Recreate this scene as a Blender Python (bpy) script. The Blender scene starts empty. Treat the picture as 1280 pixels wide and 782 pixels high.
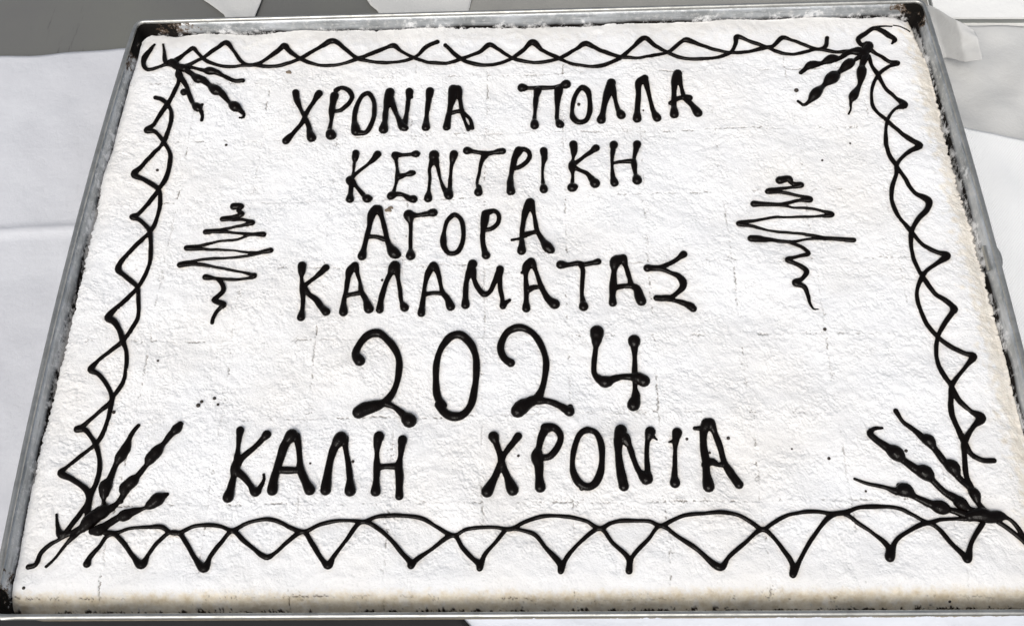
import bpy, math, random
import numpy as np
from mathutils import Matrix, Vector

S = bpy.context.scene
COL = S.collection
random.seed(4)
RNG = np.random.default_rng(11)

# ---------------------------------------------------------------- camera
cam_data = bpy.data.cameras.new('camera')
cam = bpy.data.objects.new('camera', cam_data)
COL.objects.link(cam)
cam_data.sensor_width = 36.0
cam_data.lens = 34.8085
cam_data.clip_start = 0.01
cam_data.clip_end = 200.0
cam.matrix_world = Matrix([[0.9992211, 0.0156111, 0.0362419, 0.0418985], [0.0033382, 0.8816871, -0.4718228, -0.2336516], [-0.0393197, 0.4715763, 0.8809482, 0.571738], [0.0, 0.0, 0.0, 1.0]])
S.camera = cam

# ---------------------------------------------------------------- daylight
SUN_EL, SUN_AZ = math.radians(52), math.radians(197)      # azimuth clockwise from +Y: light comes from the near left
w = bpy.data.worlds.new('World'); S.world = w
w.use_nodes = True
wn = w.node_tree
bg = wn.nodes['Background']
sky = wn.nodes.new('ShaderNodeTexSky')
sky.sky_type = 'NISHITA'; sky.sun_disc = False
sky.sun_elevation = SUN_EL; sky.sun_rotation = SUN_AZ
sky.air_density = 1.0; sky.dust_density = 4.0; sky.ozone_density = 1.0
hs = wn.nodes.new('ShaderNodeHueSaturation')
hs.inputs['Saturation'].default_value = 0.34
wn.links.new(sky.outputs[0], hs.inputs['Color'])
wn.links.new(hs.outputs[0], bg.inputs[0])
bg.inputs[1].default_value = 0.15
sun_d = bpy.data.lights.new('sun', 'SUN')
sun_d.energy = 1.3; sun_d.angle = math.radians(26); sun_d.color = (1.0, 0.955, 0.88)
sun = bpy.data.objects.new('sun', sun_d); COL.objects.link(sun)
sdir = Vector((math.sin(SUN_AZ) * math.cos(SUN_EL), math.cos(SUN_AZ) * math.cos(SUN_EL), math.sin(SUN_EL)))
sun.rotation_euler = sdir.to_track_quat('Z', 'Y').to_euler()
sun.location = sdir * 3
S.view_settings.view_transform = 'Standard'
S.view_settings.look = 'None'
S.view_settings.gamma = 1.0
S.view_settings.exposure = -0.07

# ---------------------------------------------------------------- helpers
ZT = -0.046                     # height of the table top; the sugared cake top is z = 0
def link(o, parent=None):
    COL.objects.link(o)
    if parent is not None: o.parent = parent
    return o
def empty(name, label, cat, loc=(0, 0, 0), group=None):
    o = bpy.data.objects.new(name, None); o.location = loc; o.empty_display_size = 0.05
    if label: o['label'] = label
    if cat: o['category'] = cat
    if group: o['group'] = group
    return link(o)
def holder(name, parent, label):              # a part that only gathers its sub-parts
    o = bpy.data.objects.new(name, None); o.empty_display_size = 0.01; o['label'] = label
    link(o, parent); return o
def mesh_np(name, co, quads, mat, parent=None, smooth=True, tris=None):
    me = bpy.data.meshes.new(name)
    co = np.asarray(co, np.float32).reshape(-1, 3)
    if isinstance(quads, np.ndarray) and quads.ndim == 2:
        n, k = quads.shape
        me.vertices.add(len(co)); me.vertices.foreach_set('co', co.ravel())
        me.loops.add(n * k); me.loops.foreach_set('vertex_index', quads.astype(np.int32).ravel())
        me.polygons.add(n)
        me.polygons.foreach_set('loop_start', np.arange(0, n * k, k, dtype=np.int32))
        me.polygons.foreach_set('use_smooth', np.full(n, smooth))
        me.update(calc_edges=True); me.validate()
    else:
        me.from_pydata([tuple(map(float, c)) for c in co], [], [tuple(f) for f in quads])
        for p in me.polygons: p.use_smooth = smooth
    me.materials.append(mat)
    o = bpy.data.objects.new(name, me)
    return link(o, parent)
def band(shape, lo, hi, cell):
    """random field with wavelengths between lo and hi metres, unit rms"""
    ny, nx = shape
    f = np.fft.rfft2(RNG.standard_normal((ny, nx)))
    ky = np.fft.fftfreq(ny, cell)[:, None]; kx = np.fft.rfftfreq(nx, cell)[None, :]
    k = np.hypot(ky, kx) + 1e-9
    wgt = np.exp(-(np.log(k * math.sqrt(lo * hi)) / (0.5 * math.log(hi / lo) + 0.15)) ** 2)
    r = np.fft.irfft2(f * wgt, (ny, nx)); return r / r.std()
def sstep(a, b, x):
    t = np.clip((x - a) / (b - a), 0, 1); return t * t * (3 - 2 * t)

# ---------------------------------------------------------------- materials
class NT:
    def __init__(s, name):
        s.m = bpy.data.materials.new(name); s.m.use_nodes = True
        s.t = s.m.node_tree; s.b = s.t.nodes['Principled BSDF']
    def n(s, typ, **kw):
        o = s.t.nodes.new(typ)
        for k, v in kw.items():
            if k in o.inputs.keys(): o.inputs[k].default_value = v
            else: setattr(o, k, v)
        return o
    def l(s, a, b): s.t.links.new(a, b)
    def noise(s, scale, detail=4, rough=0.55, vec=None, dist=0.0):
        o = s.n('ShaderNodeTexNoise'); o.inputs['Scale'].default_value = scale
        o.inputs['Detail'].default_value = detail; o.inputs['Roughness'].default_value = rough
        o.inputs['Distortion'].default_value = dist
        if vec is not None: s.l(vec, o.inputs['Vector'])
        return o.outputs['Fac']
    def obj(s):
        return s.n('ShaderNodeTexCoord').outputs['Object']
    def mapped(s, scale, rot=(0, 0, 0), vec=None):
        m = s.n('ShaderNodeMapping'); m.inputs['Scale'].default_value = scale; m.inputs['Rotation'].default_value = rot
        s.l(vec if vec is not None else s.obj(), m.inputs['Vector']); return m.outputs[0]
    def ramp(s, fac, stops):
        r = s.n('ShaderNodeValToRGB'); e = r.color_ramp.elements
        while len(e) < len(stops): e.new(0.5)
        for i, (p, c) in enumerate(stops):
            e[i].position = p; e[i].color = (c, c, c, 1) if isinstance(c, (int, float)) else (*c, 1)
        s.l(fac, r.inputs[0]); return r.outputs[0]
    def mix(s, fac, a, b):
        m = s.n('ShaderNodeMix', data_type='RGBA')
        for sock, v in ((m.inputs[0], fac), (m.inputs[6], a), (m.inputs[7], b)):
            if isinstance(v, (int, float)): sock.default_value = v
            elif isinstance(v, tuple): sock.default_value = (*v, 1)
            else: s.l(v, sock)
        return m.outputs[2]
    def math(s, op, a, b=0.0, c=None, clamp=False):
        m = s.n('ShaderNodeMath', operation=op); m.use_clamp = clamp
        for i, v in enumerate((a, b) if c is None else (a, b, c)):
            if isinstance(v, (int, float)): m.inputs[i].default_value = v
            else: s.l(v, m.inputs[i])
        return m.outputs[0]
    def bump(s, h, dist, strength=1.0):
        b = s.n('ShaderNodeBump'); b.inputs['Distance'].default_value = dist; b.inputs['Strength'].default_value = strength
        s.l(h, b.inputs['Height']); s.l(b.outputs[0], s.b.inputs['Normal'])
    def set(s, **kw):
        for k, v in kw.items():
            i = s.b.inputs[k.replace('_', ' ')]
            if isinstance(v, (int, float)): i.default_value = v
            elif isinstance(v, tuple): i.default_value = (*v, 1) if len(v) == 3 else v
            else: s.l(v, i)

def m_cake():
    k = NT('icing_sugar_on_cake')
    at = k.n('ShaderNodeVertexColor', layer_name='surf')
    sp = k.n('ShaderNodeSeparateColor'); k.l(at.outputs['Color'], sp.inputs[0])
    o = k.obj()
    powder = k.mix(k.ramp(k.noise(9, 4, 0.6, o), [(0.42, 0.0), (0.70, 0.75)]), (0.865, 0.868, 0.872), (0.82, 0.80, 0.77))
    crumb = k.mix(k.ramp(k.noise(160, 5, 0.65, o), [(0.35, 0.0), (0.65, 1.0)]), (0.66, 0.56, 0.40), (0.86, 0.785, 0.64))
    powder = k.mix(k.math('MULTIPLY', at.outputs['Alpha'], 0.62), powder, (0.62, 0.53, 0.42))  # alpha tints the sugar tan round the icing, as its painted shadow
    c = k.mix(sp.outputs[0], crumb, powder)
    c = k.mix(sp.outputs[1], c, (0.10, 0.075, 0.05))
    c = k.mix(sp.outputs[2], c, (0.035, 0.022, 0.014))
    k.set(Base_Color=c, Roughness=0.95)
    k.b.inputs['Specular IOR Level'].default_value = 0.15
    h = k.math('ADD', k.noise(700, 3, 0.6, o), k.math('MULTIPLY', k.noise(1700, 2, 0.6, o), 0.5))
    k.bump(h, 0.0006, 0.75)
    return k.m
def m_icing():
    k = NT('dark_chocolate_icing')
    o = k.obj()
    c = k.mix(k.noise(300, 3, 0.6, o), (0.0016, 0.0013, 0.0012), (0.006, 0.0036, 0.0026))
    k.set(Base_Color=c, Roughness=k.ramp(k.noise(500, 4, 0.6, o), [(0.3, 0.13), (0.75, 0.30)]))
    k.b.inputs['Specular IOR Level'].default_value = 0.11
    k.bump(k.noise(420, 4, 0.6, o), 0.00025, 0.35)
    return k.m
def m_flat(name, a, b, scale=80, rough=0.8):
    k = NT(name); o = k.obj()
    k.set(Base_Color=k.mix(k.noise(scale, 4, 0.6, o), a, b), Roughness=rough)
    k.bump(k.noise(scale * 6, 3, 0.6, o), 0.0003, 0.3)
    return k.m
def m_tray():
    k = NT('worn_tinned_steel')
    o = k.obj()
    blotch = k.noise(26, 6, 0.65, o, 0.4)
    fine = k.noise(240, 5, 0.7, o)
    streak = k.noise(1.0, 5, 0.6, k.mapped((60, 60, 700)))
    base = k.mix(k.ramp(blotch, [(0.35, 0.0), (0.66, 1.0)]), (0.29, 0.305, 0.31), (0.57, 0.595, 0.62))
    base = k.mix(k.ramp(fine, [(0.50, 0.0), (0.66, 0.75)]), base, (0.66, 0.66, 0.65))
    base = k.mix(k.ramp(streak, [(0.55, 0.0), (0.70, 0.6)]), base, (0.16, 0.165, 0.17))
    # burnt-on grime in the corners
    xyz = k.n('ShaderNodeSeparateXYZ'); k.l(o, xyz.inputs[0])
    grime = None
    for (cx, cy, rad) in ((XL + 0.003, YT - 0.003, 0.046), (XR - 0.003, YT - 0.003, 0.022), (XL + 0.003, YB + 0.003, 0.024), (XR - 0.003, YB + 0.003, 0.012)):
        dx = k.math('SUBTRACT', xyz.outputs[0], cx); dy = k.math('SUBTRACT', xyz.outputs[1], cy)
        d = k.math('SQRT', k.math('ADD', k.math('MULTIPLY', dx, dx), k.math('MULTIPLY', dy, dy)))
        v = k.math('SUBTRACT', 1.0, k.math('DIVIDE', d, rad))
        grime = v if grime is None else k.math('MAXIMUM', grime, v)
    g = k.math('ADD', grime, k.math('MULTIPLY', k.math('SUBTRACT', k.noise(130, 7, 0.75, o), 0.5), 2.6))
    brown = k.ramp(g, [(0.16, 0.0), (0.32, 0.9)]); black = k.ramp(g, [(0.34, 0.0), (0.50, 1.0)])
    # baked-on dark line low on the wall and flung sugar smears
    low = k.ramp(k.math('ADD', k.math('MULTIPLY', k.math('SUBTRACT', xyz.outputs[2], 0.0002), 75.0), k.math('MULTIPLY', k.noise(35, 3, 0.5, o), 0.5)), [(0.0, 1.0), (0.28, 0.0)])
    sm = k.math('ADD', k.math('ADD', k.math('MULTIPLY', k.noise(30, 6, 0.7, o), 0.6), k.math('MULTIPLY', k.noise(190, 5, 0.75, o), 0.4)), k.math('MULTIPLY', k.math('SUBTRACT', 0.003, xyz.outputs[2]), 9.0))
    smear = k.ramp(sm, [(0.55, 0.0), (0.63, 0.9)])
    notgr = k.math('SUBTRACT', 1.0, black, clamp=True)
    c = k.mix(brown, base, (0.10, 0.055, 0.022)); c = k.mix(black, c, (0.008, 0.007, 0.006))
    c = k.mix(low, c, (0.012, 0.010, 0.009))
    smear = k.math('MULTIPLY', smear, notgr)
    c = k.mix(smear, c, (0.78, 0.78, 0.78))
    dull = k.math('MAXIMUM', k.math('MAXIMUM', smear, low), k.math('MAXIMUM', brown, black))
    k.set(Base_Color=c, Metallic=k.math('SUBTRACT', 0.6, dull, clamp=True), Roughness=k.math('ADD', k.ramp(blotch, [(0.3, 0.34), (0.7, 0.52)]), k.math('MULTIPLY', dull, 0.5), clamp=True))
    k.set(Specular_IOR_Level=k.math('SUBTRACT', 0.5, k.math('MULTIPLY', dull, 0.4)))
    k.bump(k.math('ADD', fine, k.math('MULTIPLY', blotch, 2.0)), 0.0006, 0.45)
    return k.m
def m_rim():
    k = NT('bare_steel_rim'); o = k.obj()
    c = k.mix(k.ramp(k.noise(120, 5, 0.7, o), [(0.4, 0.0), (0.7, 1.0)]), (0.50, 0.50, 0.475), (0.33, 0.33, 0.315))
    k.set(Base_Color=c, Metallic=0.95, Roughness=k.ramp(k.noise(60, 4, 0.6, o), [(0.3, 0.30), (0.7, 0.55)]))
    k.bump(k.noise(200, 4, 0.6, o), 0.0004, 0.3)
    return k.m
def m_paper(name, a, b, ridges=False, scale=7):
    k = NT(name); o = k.obj()
    k.set(Base_Color=k.mix(k.ramp(k.noise(scale, 5, 0.6, o), [(0.35, 0.0), (0.7, 1.0)]), a, b), Roughness=0.7)
    k.b.inputs['Specular IOR Level'].default_value = 0.25
    if ridges:
        wv = k.n('ShaderNodeTexWave', wave_type='BANDS', bands_direction='X'); wv.inputs['Scale'].default_value = 200
        wv.inputs['Distortion'].default_value = 0.4
        k.l(k.mapped((1, 1, 1), (0, 0, math.radians(40))), wv.inputs['Vector'])
        k.bump(k.math('ADD', wv.outputs['Fac'], k.math('MULTIPLY', k.noise(500, 3, 0.6, o), 0.5)), 0.0005, 0.28)
    else:
        k.bump(k.math('ADD', k.noise(25, 4, 0.55, o), k.math('MULTIPLY', k.noise(900, 2, 0.6, o), 0.06)), 0.0045, 0.6)
    return k.m
def m_table():
    k = NT('grey_painted_table'); o = k.obj()
    c = k.mix(k.ramp(k.noise(6, 5, 0.6, o), [(0.3, 0.0), (0.7, 1.0)]), (0.150, 0.152, 0.135), (0.125, 0.124, 0.122))
    sc = k.noise(1.0, 6, 0.7, k.mapped((140, 14, 20), (0, 0, math.radians(-12))))
    c = k.mix(k.ramp(sc, [(0.62, 0.0), (0.70, 0.7)]), c, (0.06, 0.06, 0.055))
    k.set(Base_Color=c, Roughness=0.6)
    k.bump(k.noise(400, 3, 0.6, o), 0.0003, 0.25)
    return k.m
XL, XR, YT, YB, BL_, BR_ = (-0.27744, 0.33191, 0.33227, -0.12373, -0.00661, 0.00417)       # outer outline of the tray and how far its sides bow
CAKE, ICING, TRAY, RIM, TABLE = m_cake(), m_icing(), m_tray(), m_rim(), m_table()
CHOC = m_flat('chocolate_fleck', (0.010, 0.006, 0.004), (0.03, 0.018, 0.01), 300, 0.5)
CRUMB = m_flat('toasted_crumb', (0.10, 0.075, 0.05), (0.26, 0.21, 0.16), 300, 0.9)

# ---------------------------------------------------------------- setting
S3 = 1.6
co = [(-S3, -S3, ZT), (S3, -S3, ZT), (S3, S3, ZT), (-S3, S3, ZT)]
t = mesh_np('table_top', co, [(0, 1, 2, 3)], TABLE); t['kind'] = 'structure'
t['label'] = 'dull grey table top under the papers and tray'

# ---------------------------------------------------------------- tray
def tray_loop(off, n=72):
    xl, xr, yt, yb = XL + off, XR - off, YT - off, YB + off
    rad = max(0.0085 - off, 0.0035)
    ym, hy = (yt + yb) / 2, (yt + yb) / 2 - yb
    def px(y, s):
        t_ = (y - ym) / hy
        return xl + BL_ * (1 - t_ * t_) if s < 0 else xr + BR_ * (1 - t_ * t_)
    P = []
    def corner(cx, cy, a0):
        for i in range(7):
            a = math.radians(a0 + 15 * i); P.append((cx + rad * math.cos(a), cy + rad * math.sin(a)))
    for i in range(n): P.append((xl + rad + (xr - xl - 2 * rad) * i / n, yb))
    corner(xr - rad, yb + rad, -90)
    for i in range(1, n):
        y = yb + rad + (yt - yb - 2 * rad) * i / n; P.append((px(y, 1), y))
    corner(xr - rad, yt - rad, 0)
    for i in range(1, n): P.append((xr - rad - (xr - xl - 2 * rad) * i / n, yt))
    corner(xl + rad, yt - rad, 90)
    for i in range(1, n):
        y = yt - rad - (yt - yb - 2 * rad) * i / n; P.append((px(y, -1), y))
    corner(xl + rad, yb + rad, 180)
    return P
def lathe_loops(rings, closed_profile=False, cap=None):
    co, fc = [], []
    n = len(rings[0])
    for r in rings: co += r
    m = len(rings)
    for j in range(m if closed_profile else m - 1):
        a, b = j * n, ((j + 1) % m) * n
        for i in range(n):
            fc.append((a + i, a + (i + 1) % n, b + (i + 1) % n, b + i))
    if cap is not None: fc.append(tuple(range(cap * n, cap * n + n)))
    return co, fc
tray = empty('baking_tray', 'large worn grey metal baking tray holding the whole sugared cake', 'baking tray', ((XL + XR) / 2, (YT + YB) / 2, ZT))
TAN = math.tan(math.radians(8)); ZR = 0.0090          # rim height
prof = [(0.0125, ZT + 0.0015), (0.0030, ZR - 0.009), (0.0012, ZR - 0.0012)]
inner = [(0.0028 + (ZR - z) * TAN * 1.15, z) for z in np.linspace(ZR - 0.0004, -0.0395, 12)]
rings = [[(x, y, z) for x, y in tray_loop(o_)] for o_, z in prof + inner + [(0.020, -0.0430)]]
rings = [[(x, y, z) for x, y in tray_loop(0.02)] for z in (ZT + 0.0010,)] + rings
co, fc = lathe_loops(rings, cap=len(rings) - 1)
n_ = len(rings[0]); fc.append(tuple(range(n_ - 1, -1, -1)))
pan = mesh_np('pan', co, fc, TRAY, tray)
RB = 0.0017
rr = []
for a in range(10):
    th = 2 * math.pi * a / 10
    rr.append([(x, y, ZR + RB * math.sin(th)) for x, y in tray_loop(0.0018 - RB * math.cos(th))])
co, fc = lathe_loops(rr, True)
rim = mesh_np('rim', co, fc, RIM, tray)
# folded handle tab outside the right wall
hx, hy = (0.33658, 0.10703)
P_ = []
for s_ in range(17):
    a = -math.pi / 2 + math.pi * s_ / 16
    P_.append((hx + 0.0042 * math.cos(a) ** 0.8 if abs(math.cos(a)) > 1e-6 else hx, hy + 0.0090 * math.sin(a)))
co = [(hx - 0.006, hy - 0.0090, 0.003), (hx - 0.006, hy + 0.0090, 0.003)] + [(x, y, 0.003) for x, y in reversed(P_)]
co += [(x, y, z - 0.003) for x, y, z in co]
n_ = len(co) // 2
fc = [tuple(range(n_)), tuple(range(2 * n_ - 1, n_ - 1, -1))] + [(i + n_, (i + 1) % n_ + n_, (i + 1) % n_, i) for i in range(n_)]
handle = mesh_np('handle', co, fc, RIM, tray, smooth=False)
for o in (pan, rim, handle): o.location = -tray.location

# ---------------------------------------------------------------- cake
def edge_drop(x, y):
    """how far the cake's shoulder has sunk below its flat top"""
    sl, sr, st, sb = x + 0.2765, 0.327 - x, 0.325 - y, y + 0.117
    def f(s, w_, d): return d * np.clip(1 - np.clip(s, 0, None) / w_, 0, 1) ** 2.0
    return np.minimum(f(sl, 0.010, 0.002) + f(sr, 0.022, 0.005) + f(st, 0.016, 0.002) + f(sb, 0.019, 0.0095), 0.016)

OUT = {'l': [(-2696, 3225), (-2752, 3144), (-2779, 2851), (-2796, 2615), (-2790, 2273), (-2782, 2082), (-2779, 1814), (-2764, 1556), (-2768, 1303), (-2758, 1065), (-2750, 798), (-2754, 659), (-2753, 407), (-2752, 169), (-2762, -77), (-2755, -303), (-2753, -462), (-2763, -626), (-2751, -806), (-2725, -1041), (-2706, -1186)], 't': [(-2696, 3225), (-2664, 3258), (-2441, 3258), (-2283, 3270), (-1835, 3246), (-1635, 3273), (-1110, 3266), (-525, 3268), (-25, 3250), (330, 3238), (795, 3255), (1414, 3275), (2150, 3273), (2759, 3268), (3056, 3233), (3187, 3187)], 'r': [(3199, 3211), (3239, 3038), (3263, 2910), (3310, 2697), (3285, 2492), (3277, 2233), (3261, 1945), (3267, 1906), (3269, 1646), (3287, 1500), (3288, 1286), (3291, 1053), (3295, 780), (3309, 555), (3302, 299), (3301, 82), (3311, -61), (3316, -432), (3323, -814), (3335, -1165)], 'b': [(-2746, -1171), (-2188, -1178), (-1108, -1179), (-551, -1177), (187, -1171), (917, -1170), (1731, -1169), (3071, -1162), (3360, -1155)]}
cake = empty('sheet_cake', 'rectangular cake under white icing sugar with black icing greetings in Greek', 'cake', ((XL + XR) / 2, (YT + YB) / 2, -0.0395))
def part_at(o): o.location = -cake.location; return o
NX, NY = 1010, 750
def resample(pts, n):
    p = np.array(pts, float) / 1e4
    d = np.r_[0, np.cumsum(np.hypot(*np.diff(p, axis=0).T))]
    u = np.linspace(0, d[-1], n)
    return np.c_[np.interp(u, d, p[:, 0]), np.interp(u, d, p[:, 1])]
def jag(n, amp):
    k = RNG.standard_normal(n); f = np.fft.rfft(k); q = np.arange(len(f)); f *= 1 / (1 + (q / 60.0) ** 2) ** 0.5
    r = np.fft.irfft(f, n); r *= np.sin(np.linspace(0, math.pi, n)) ** 0.3
    return amp * r / r.std()
L_, T_, R_, B_ = (resample(OUT[k], n) for k, n in (('l', NY), ('t', NX), ('r', NY), ('b', NX)))
# l and r run far -> near; t and b run left -> right
for arr in (T_, B_): arr[0] = (L_[0] if arr is T_ else L_[-1]); arr[-1] = (R_[0] if arr is T_ else R_[-1])
def ends(P): return P[0] + (P[-1] - P[0]) * np.linspace(0, 1, len(P))[:, None]
dL, dR, dT, dB = L_ - ends(L_), R_ - ends(R_), T_ - ends(T_), B_ - ends(B_)
jL, jR, jT, jB = jag(NY, 0.00045), jag(NY, 0.0007), jag(NX, 0.0005), jag(NX, 0.0003)
L_, R_, T_, B_ = ends(L_), ends(R_), ends(T_), ends(B_)
u = np.linspace(0, 1, NX)[None, :, None]; v = np.linspace(0, 1, NY)[:, None, None]
XY = (1 - u) * L_[:, None] + u * R_[:, None] + (1 - v) * T_[None] + v * B_[None] - (
     (1 - u) * (1 - v) * L_[0] + u * (1 - v) * R_[0] + (1 - u) * v * L_[-1] + u * v * R_[-1])
# the ragged outline only disturbs the margin of the cake
su, sv = u * 0.6, v * 0.44; su2, sv2 = 0.6 - su, 0.44 - sv
fade = lambda s_, w_: np.exp(-(s_ / w_) ** 2)
XY = XY + dL[:, None] * fade(su, 0.02) + dR[:, None] * fade(su2, 0.02) + dT[None] * fade(sv, 0.02) + dB[None] * fade(sv2, 0.02)
XY[..., 0] += jL[:, None] * fade(su, 0.002)[..., 0] + jR[:, None] * fade(su2, 0.003)[..., 0]
XY[..., 1] += jT[None] * fade(sv, 0.002)[..., 0] + jB[None] * fade(sv2, 0.002)[..., 0]
X, Y = XY[..., 0], XY[..., 1]
# keep it inside the pan walls
ym, hyy = (YT + YB) / 2, (YT - YB) / 2
tt = np.clip((Y - ym) / hyy, -1, 1)
X = np.clip(X, XL + 0.0058 + BL_ * (1 - tt * tt), XR - 0.0058 + BR_ * (1 - tt * tt))
Y = np.clip(Y, YB + 0.0070, YT - 0.0058)
CELL = 0.0006
sh = (NY, NX)
Z = -edge_drop(X, Y)
big = band(sh, 0.05, 0.14, CELL); mid = band(sh, 0.008, 0.022, CELL)
n1 = band(sh, 0.0015, 0.0032, CELL); n2 = band(sh, 0.0024, 0.006, CELL); n3 = band(sh, 0.0012, 0.0020, CELL)
patch = band(sh, 0.02, 0.06, CELL)
rough = 0.36 + 0.64 * sstep(-1.1, 0.7, patch)
rough *= 1 - 0.65 * sstep(0.276, 0.298, Y)                 # the far margin was smoothed with a knife
rough *= 1 - 0.45 * sstep(0.045, 0.022, Y - (-0.117))      # smoother swell along the near edge
rough *= 1 - 0.35 * sstep(0.045, 0.02, 0.327 - X)
ks = np.hypot(np.fft.fftfreq(NY, CELL)[:, None], np.fft.rfftfreq(NX, CELL)[None]) + 1e-9
pink = np.fft.irfft2(np.fft.rfft2(RNG.standard_normal(sh)) * ks ** -0.75 * np.exp(-(0.0045 * 0.25 * ks) ** 2) * (1 - np.exp(-(0.02 * ks) ** 2)), sh); pink /= pink.std()
clump = sstep(0.3, 1.6, band(sh, 0.004, 0.012, CELL)) * (0.6 + 0.4 * n3)
flake = 0.78 * pink + 0.34 * np.maximum(n1, -0.3) + 0.30 * n3 + 0.9 * clump
Z += 0.0007 * big + 0.00013 * mid + rough * 0.00027 * flake
# flat scraped patches in the sugar
sc = sstep(2.35, 2.6, band(sh, 0.012, 0.03, CELL)); Z -= 0.0002 * sc
# knife cuts between the pieces
PITCH = 0.055
def cutline(t_, along, phase):
    wob = np.interp(along.ravel(), np.linspace(-0.4, 0.4, 401), np.cumsum(np.random.default_rng(phase).standard_normal(401)) * 0.00016).reshape(along.shape)
    wob -= wob.mean()
    fine = np.interp(along.ravel(), np.linspace(-0.4, 0.4, 1200), np.random.default_rng(phase + 99).standard_normal(1200) * 0.00032).reshape(along.shape)
    return np.abs(t_ - wob * 0.8 - fine)
m1 = band(sh, 0.010, 0.035, CELL); m2 = band(sh, 0.003, 0.008, CELL); m3 = band(sh, 0.05, 0.15, CELL)
open_ = sstep(0.18, 1.10, m1 * 0.6 + m2 * 0.6 + m3 * 0.5) * (0.45 + 0.55 * sstep(-0.5, 1.2, band(sh, 0.03, 0.12, CELL)))
open_ = np.maximum(open_, 0.28 * sstep(-0.5, 0.5, m1) * sstep(-1.0, 0.2, m3))
groove = np.zeros(sh); swell = np.zeros(sh); swell_w = np.zeros(sh)
for i in range(-4, 6):
    d = cutline(X - i * PITCH, Y, 10 + i)
    groove = np.maximum(groove, np.exp(-(d / 0.00040) ** 2) * open_); swell = np.maximum(swell, np.exp(-(d / 0.0022) ** 2)); swell_w = np.maximum(swell_w, np.exp(-(d / 0.0035) ** 2))
for j in range(-2, 6):
    d = cutline(Y - j * PITCH, X, 40 + j)
    groove = np.maximum(groove, np.exp(-(d / 0.00040) ** 2) * open_); swell = np.maximum(swell, np.exp(-(d / 0.0022) ** 2)); swell_w = np.maximum(swell_w, np.exp(-(d / 0.0035) ** 2))
hair = np.exp(-(band(sh, 0.0035, 0.010, CELL) / 0.10) ** 2) * sstep(0.55, 1.4, m1 * 0.6 + band(sh, 0.02, 0.06, CELL) * 0.8) * swell_w * 0.75
groove = np.maximum(groove, hair)
groove *= 1 - 0.75 * sstep(0.27, 0.30, Y); groove *= 1 - 0.6 * sstep(0.25, 0.30, X)
Z += 0.00022 * swell * (0.5 + 0.5 * np.tanh(m2)) - 0.0011 * groove
Z = np.where(Z < -0.0385, -0.0385, Z)
# how much sugar lies on it
sb, sr, sl, st = Y + 0.117, 0.327 - X, X + 0.2765, 0.325 - Y
nz = band(sh, 0.006, 0.03, CELL); nf = band(sh, 0.0015, 0.004, CELL)
sugar = sstep(0.0060, 0.0130, sb + 0.0006 * nz + 0.0004 * nf)
sugar = np.maximum(sugar, 0.28 * sstep(0.4, 1.8, nz + 0.4 * nf) * sstep(0.0, 0.004, sb))
sugar *= 1 - 0.50 * sstep(0.015, 0.003, sr + 0.003 * nz) - 0.14 * sstep(0.02, 0.006, st + 0.003 * nz)
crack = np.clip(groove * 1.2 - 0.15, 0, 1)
burnt = sstep(0.9, 1.7, nf * 0.5 + nz * 0.8 + 1.5 * sstep(0.0030, 0.0002, sb) - 0.45) * sstep(0.0036, 0.0015, sb)
gap_ = sstep(0.0012, 0.0, np.minimum(np.minimum(sl, st), sr))
co = np.stack([X, Y, Z], -1).reshape(-1, 3)
idx = np.arange(NX * NY).reshape(NY, NX)
q = np.stack([idx[:-1, :-1], idx[1:, :-1], idx[1:, 1:], idx[:-1, 1:]], -1).reshape(-1, 4)
# sides down to the floor of the pan
ring = np.r_[idx[0, :-1], idx[:-1, -1], idx[-1, :0:-1], idx[:0:-1, 0]]
rc = co[ring]; nr = len(ring)
cen = np.array([(XL + XR) / 2, (YT + YB) / 2])
sides = []; base = len(co); prev = ring
for f_, zf in ((0.0, 0.35), (0.004, 0.7), (0.008, 1.0)):
    c2 = rc.copy(); c2[:, :2] += (cen - c2[:, :2]) * f_; c2[:, 2] = rc[:, 2] + (-0.0388 - rc[:, 2]) * zf
    cur = np.arange(base, base + nr); base += nr
    q = np.vstack([q, np.stack([prev, np.roll(prev, -1), np.roll(cur, -1), cur], -1)])
    co = np.vstack([co, c2]); prev = cur
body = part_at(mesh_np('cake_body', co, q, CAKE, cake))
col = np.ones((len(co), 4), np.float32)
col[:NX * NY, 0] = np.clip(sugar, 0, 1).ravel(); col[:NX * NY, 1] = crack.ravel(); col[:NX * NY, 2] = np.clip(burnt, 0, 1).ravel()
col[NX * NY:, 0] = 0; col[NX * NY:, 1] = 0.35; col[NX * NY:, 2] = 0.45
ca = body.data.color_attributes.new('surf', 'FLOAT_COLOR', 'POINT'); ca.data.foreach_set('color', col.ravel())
lowz = 0.0007 * big + 0.00013 * mid - edge_drop(X, Y)
def cell(x, y):
    i, j = NX // 2, NY // 2
    for _ in range(3):
        i = int(np.clip(np.searchsorted(X[j], x), 0, NX - 1))
        j = int(np.clip(NY - np.searchsorted(Y[::-1, i], y), 0, NY - 1))
    return i, j
ICING_SHADE = np.zeros(sh)  # icing footprints, blurred later into the painted shadow halo
def ground(x, y):
    """height of the sugar at x, y (nearest grid cell)"""
    i, j = cell(x, y)
    return float(lowz[j, i])

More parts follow.
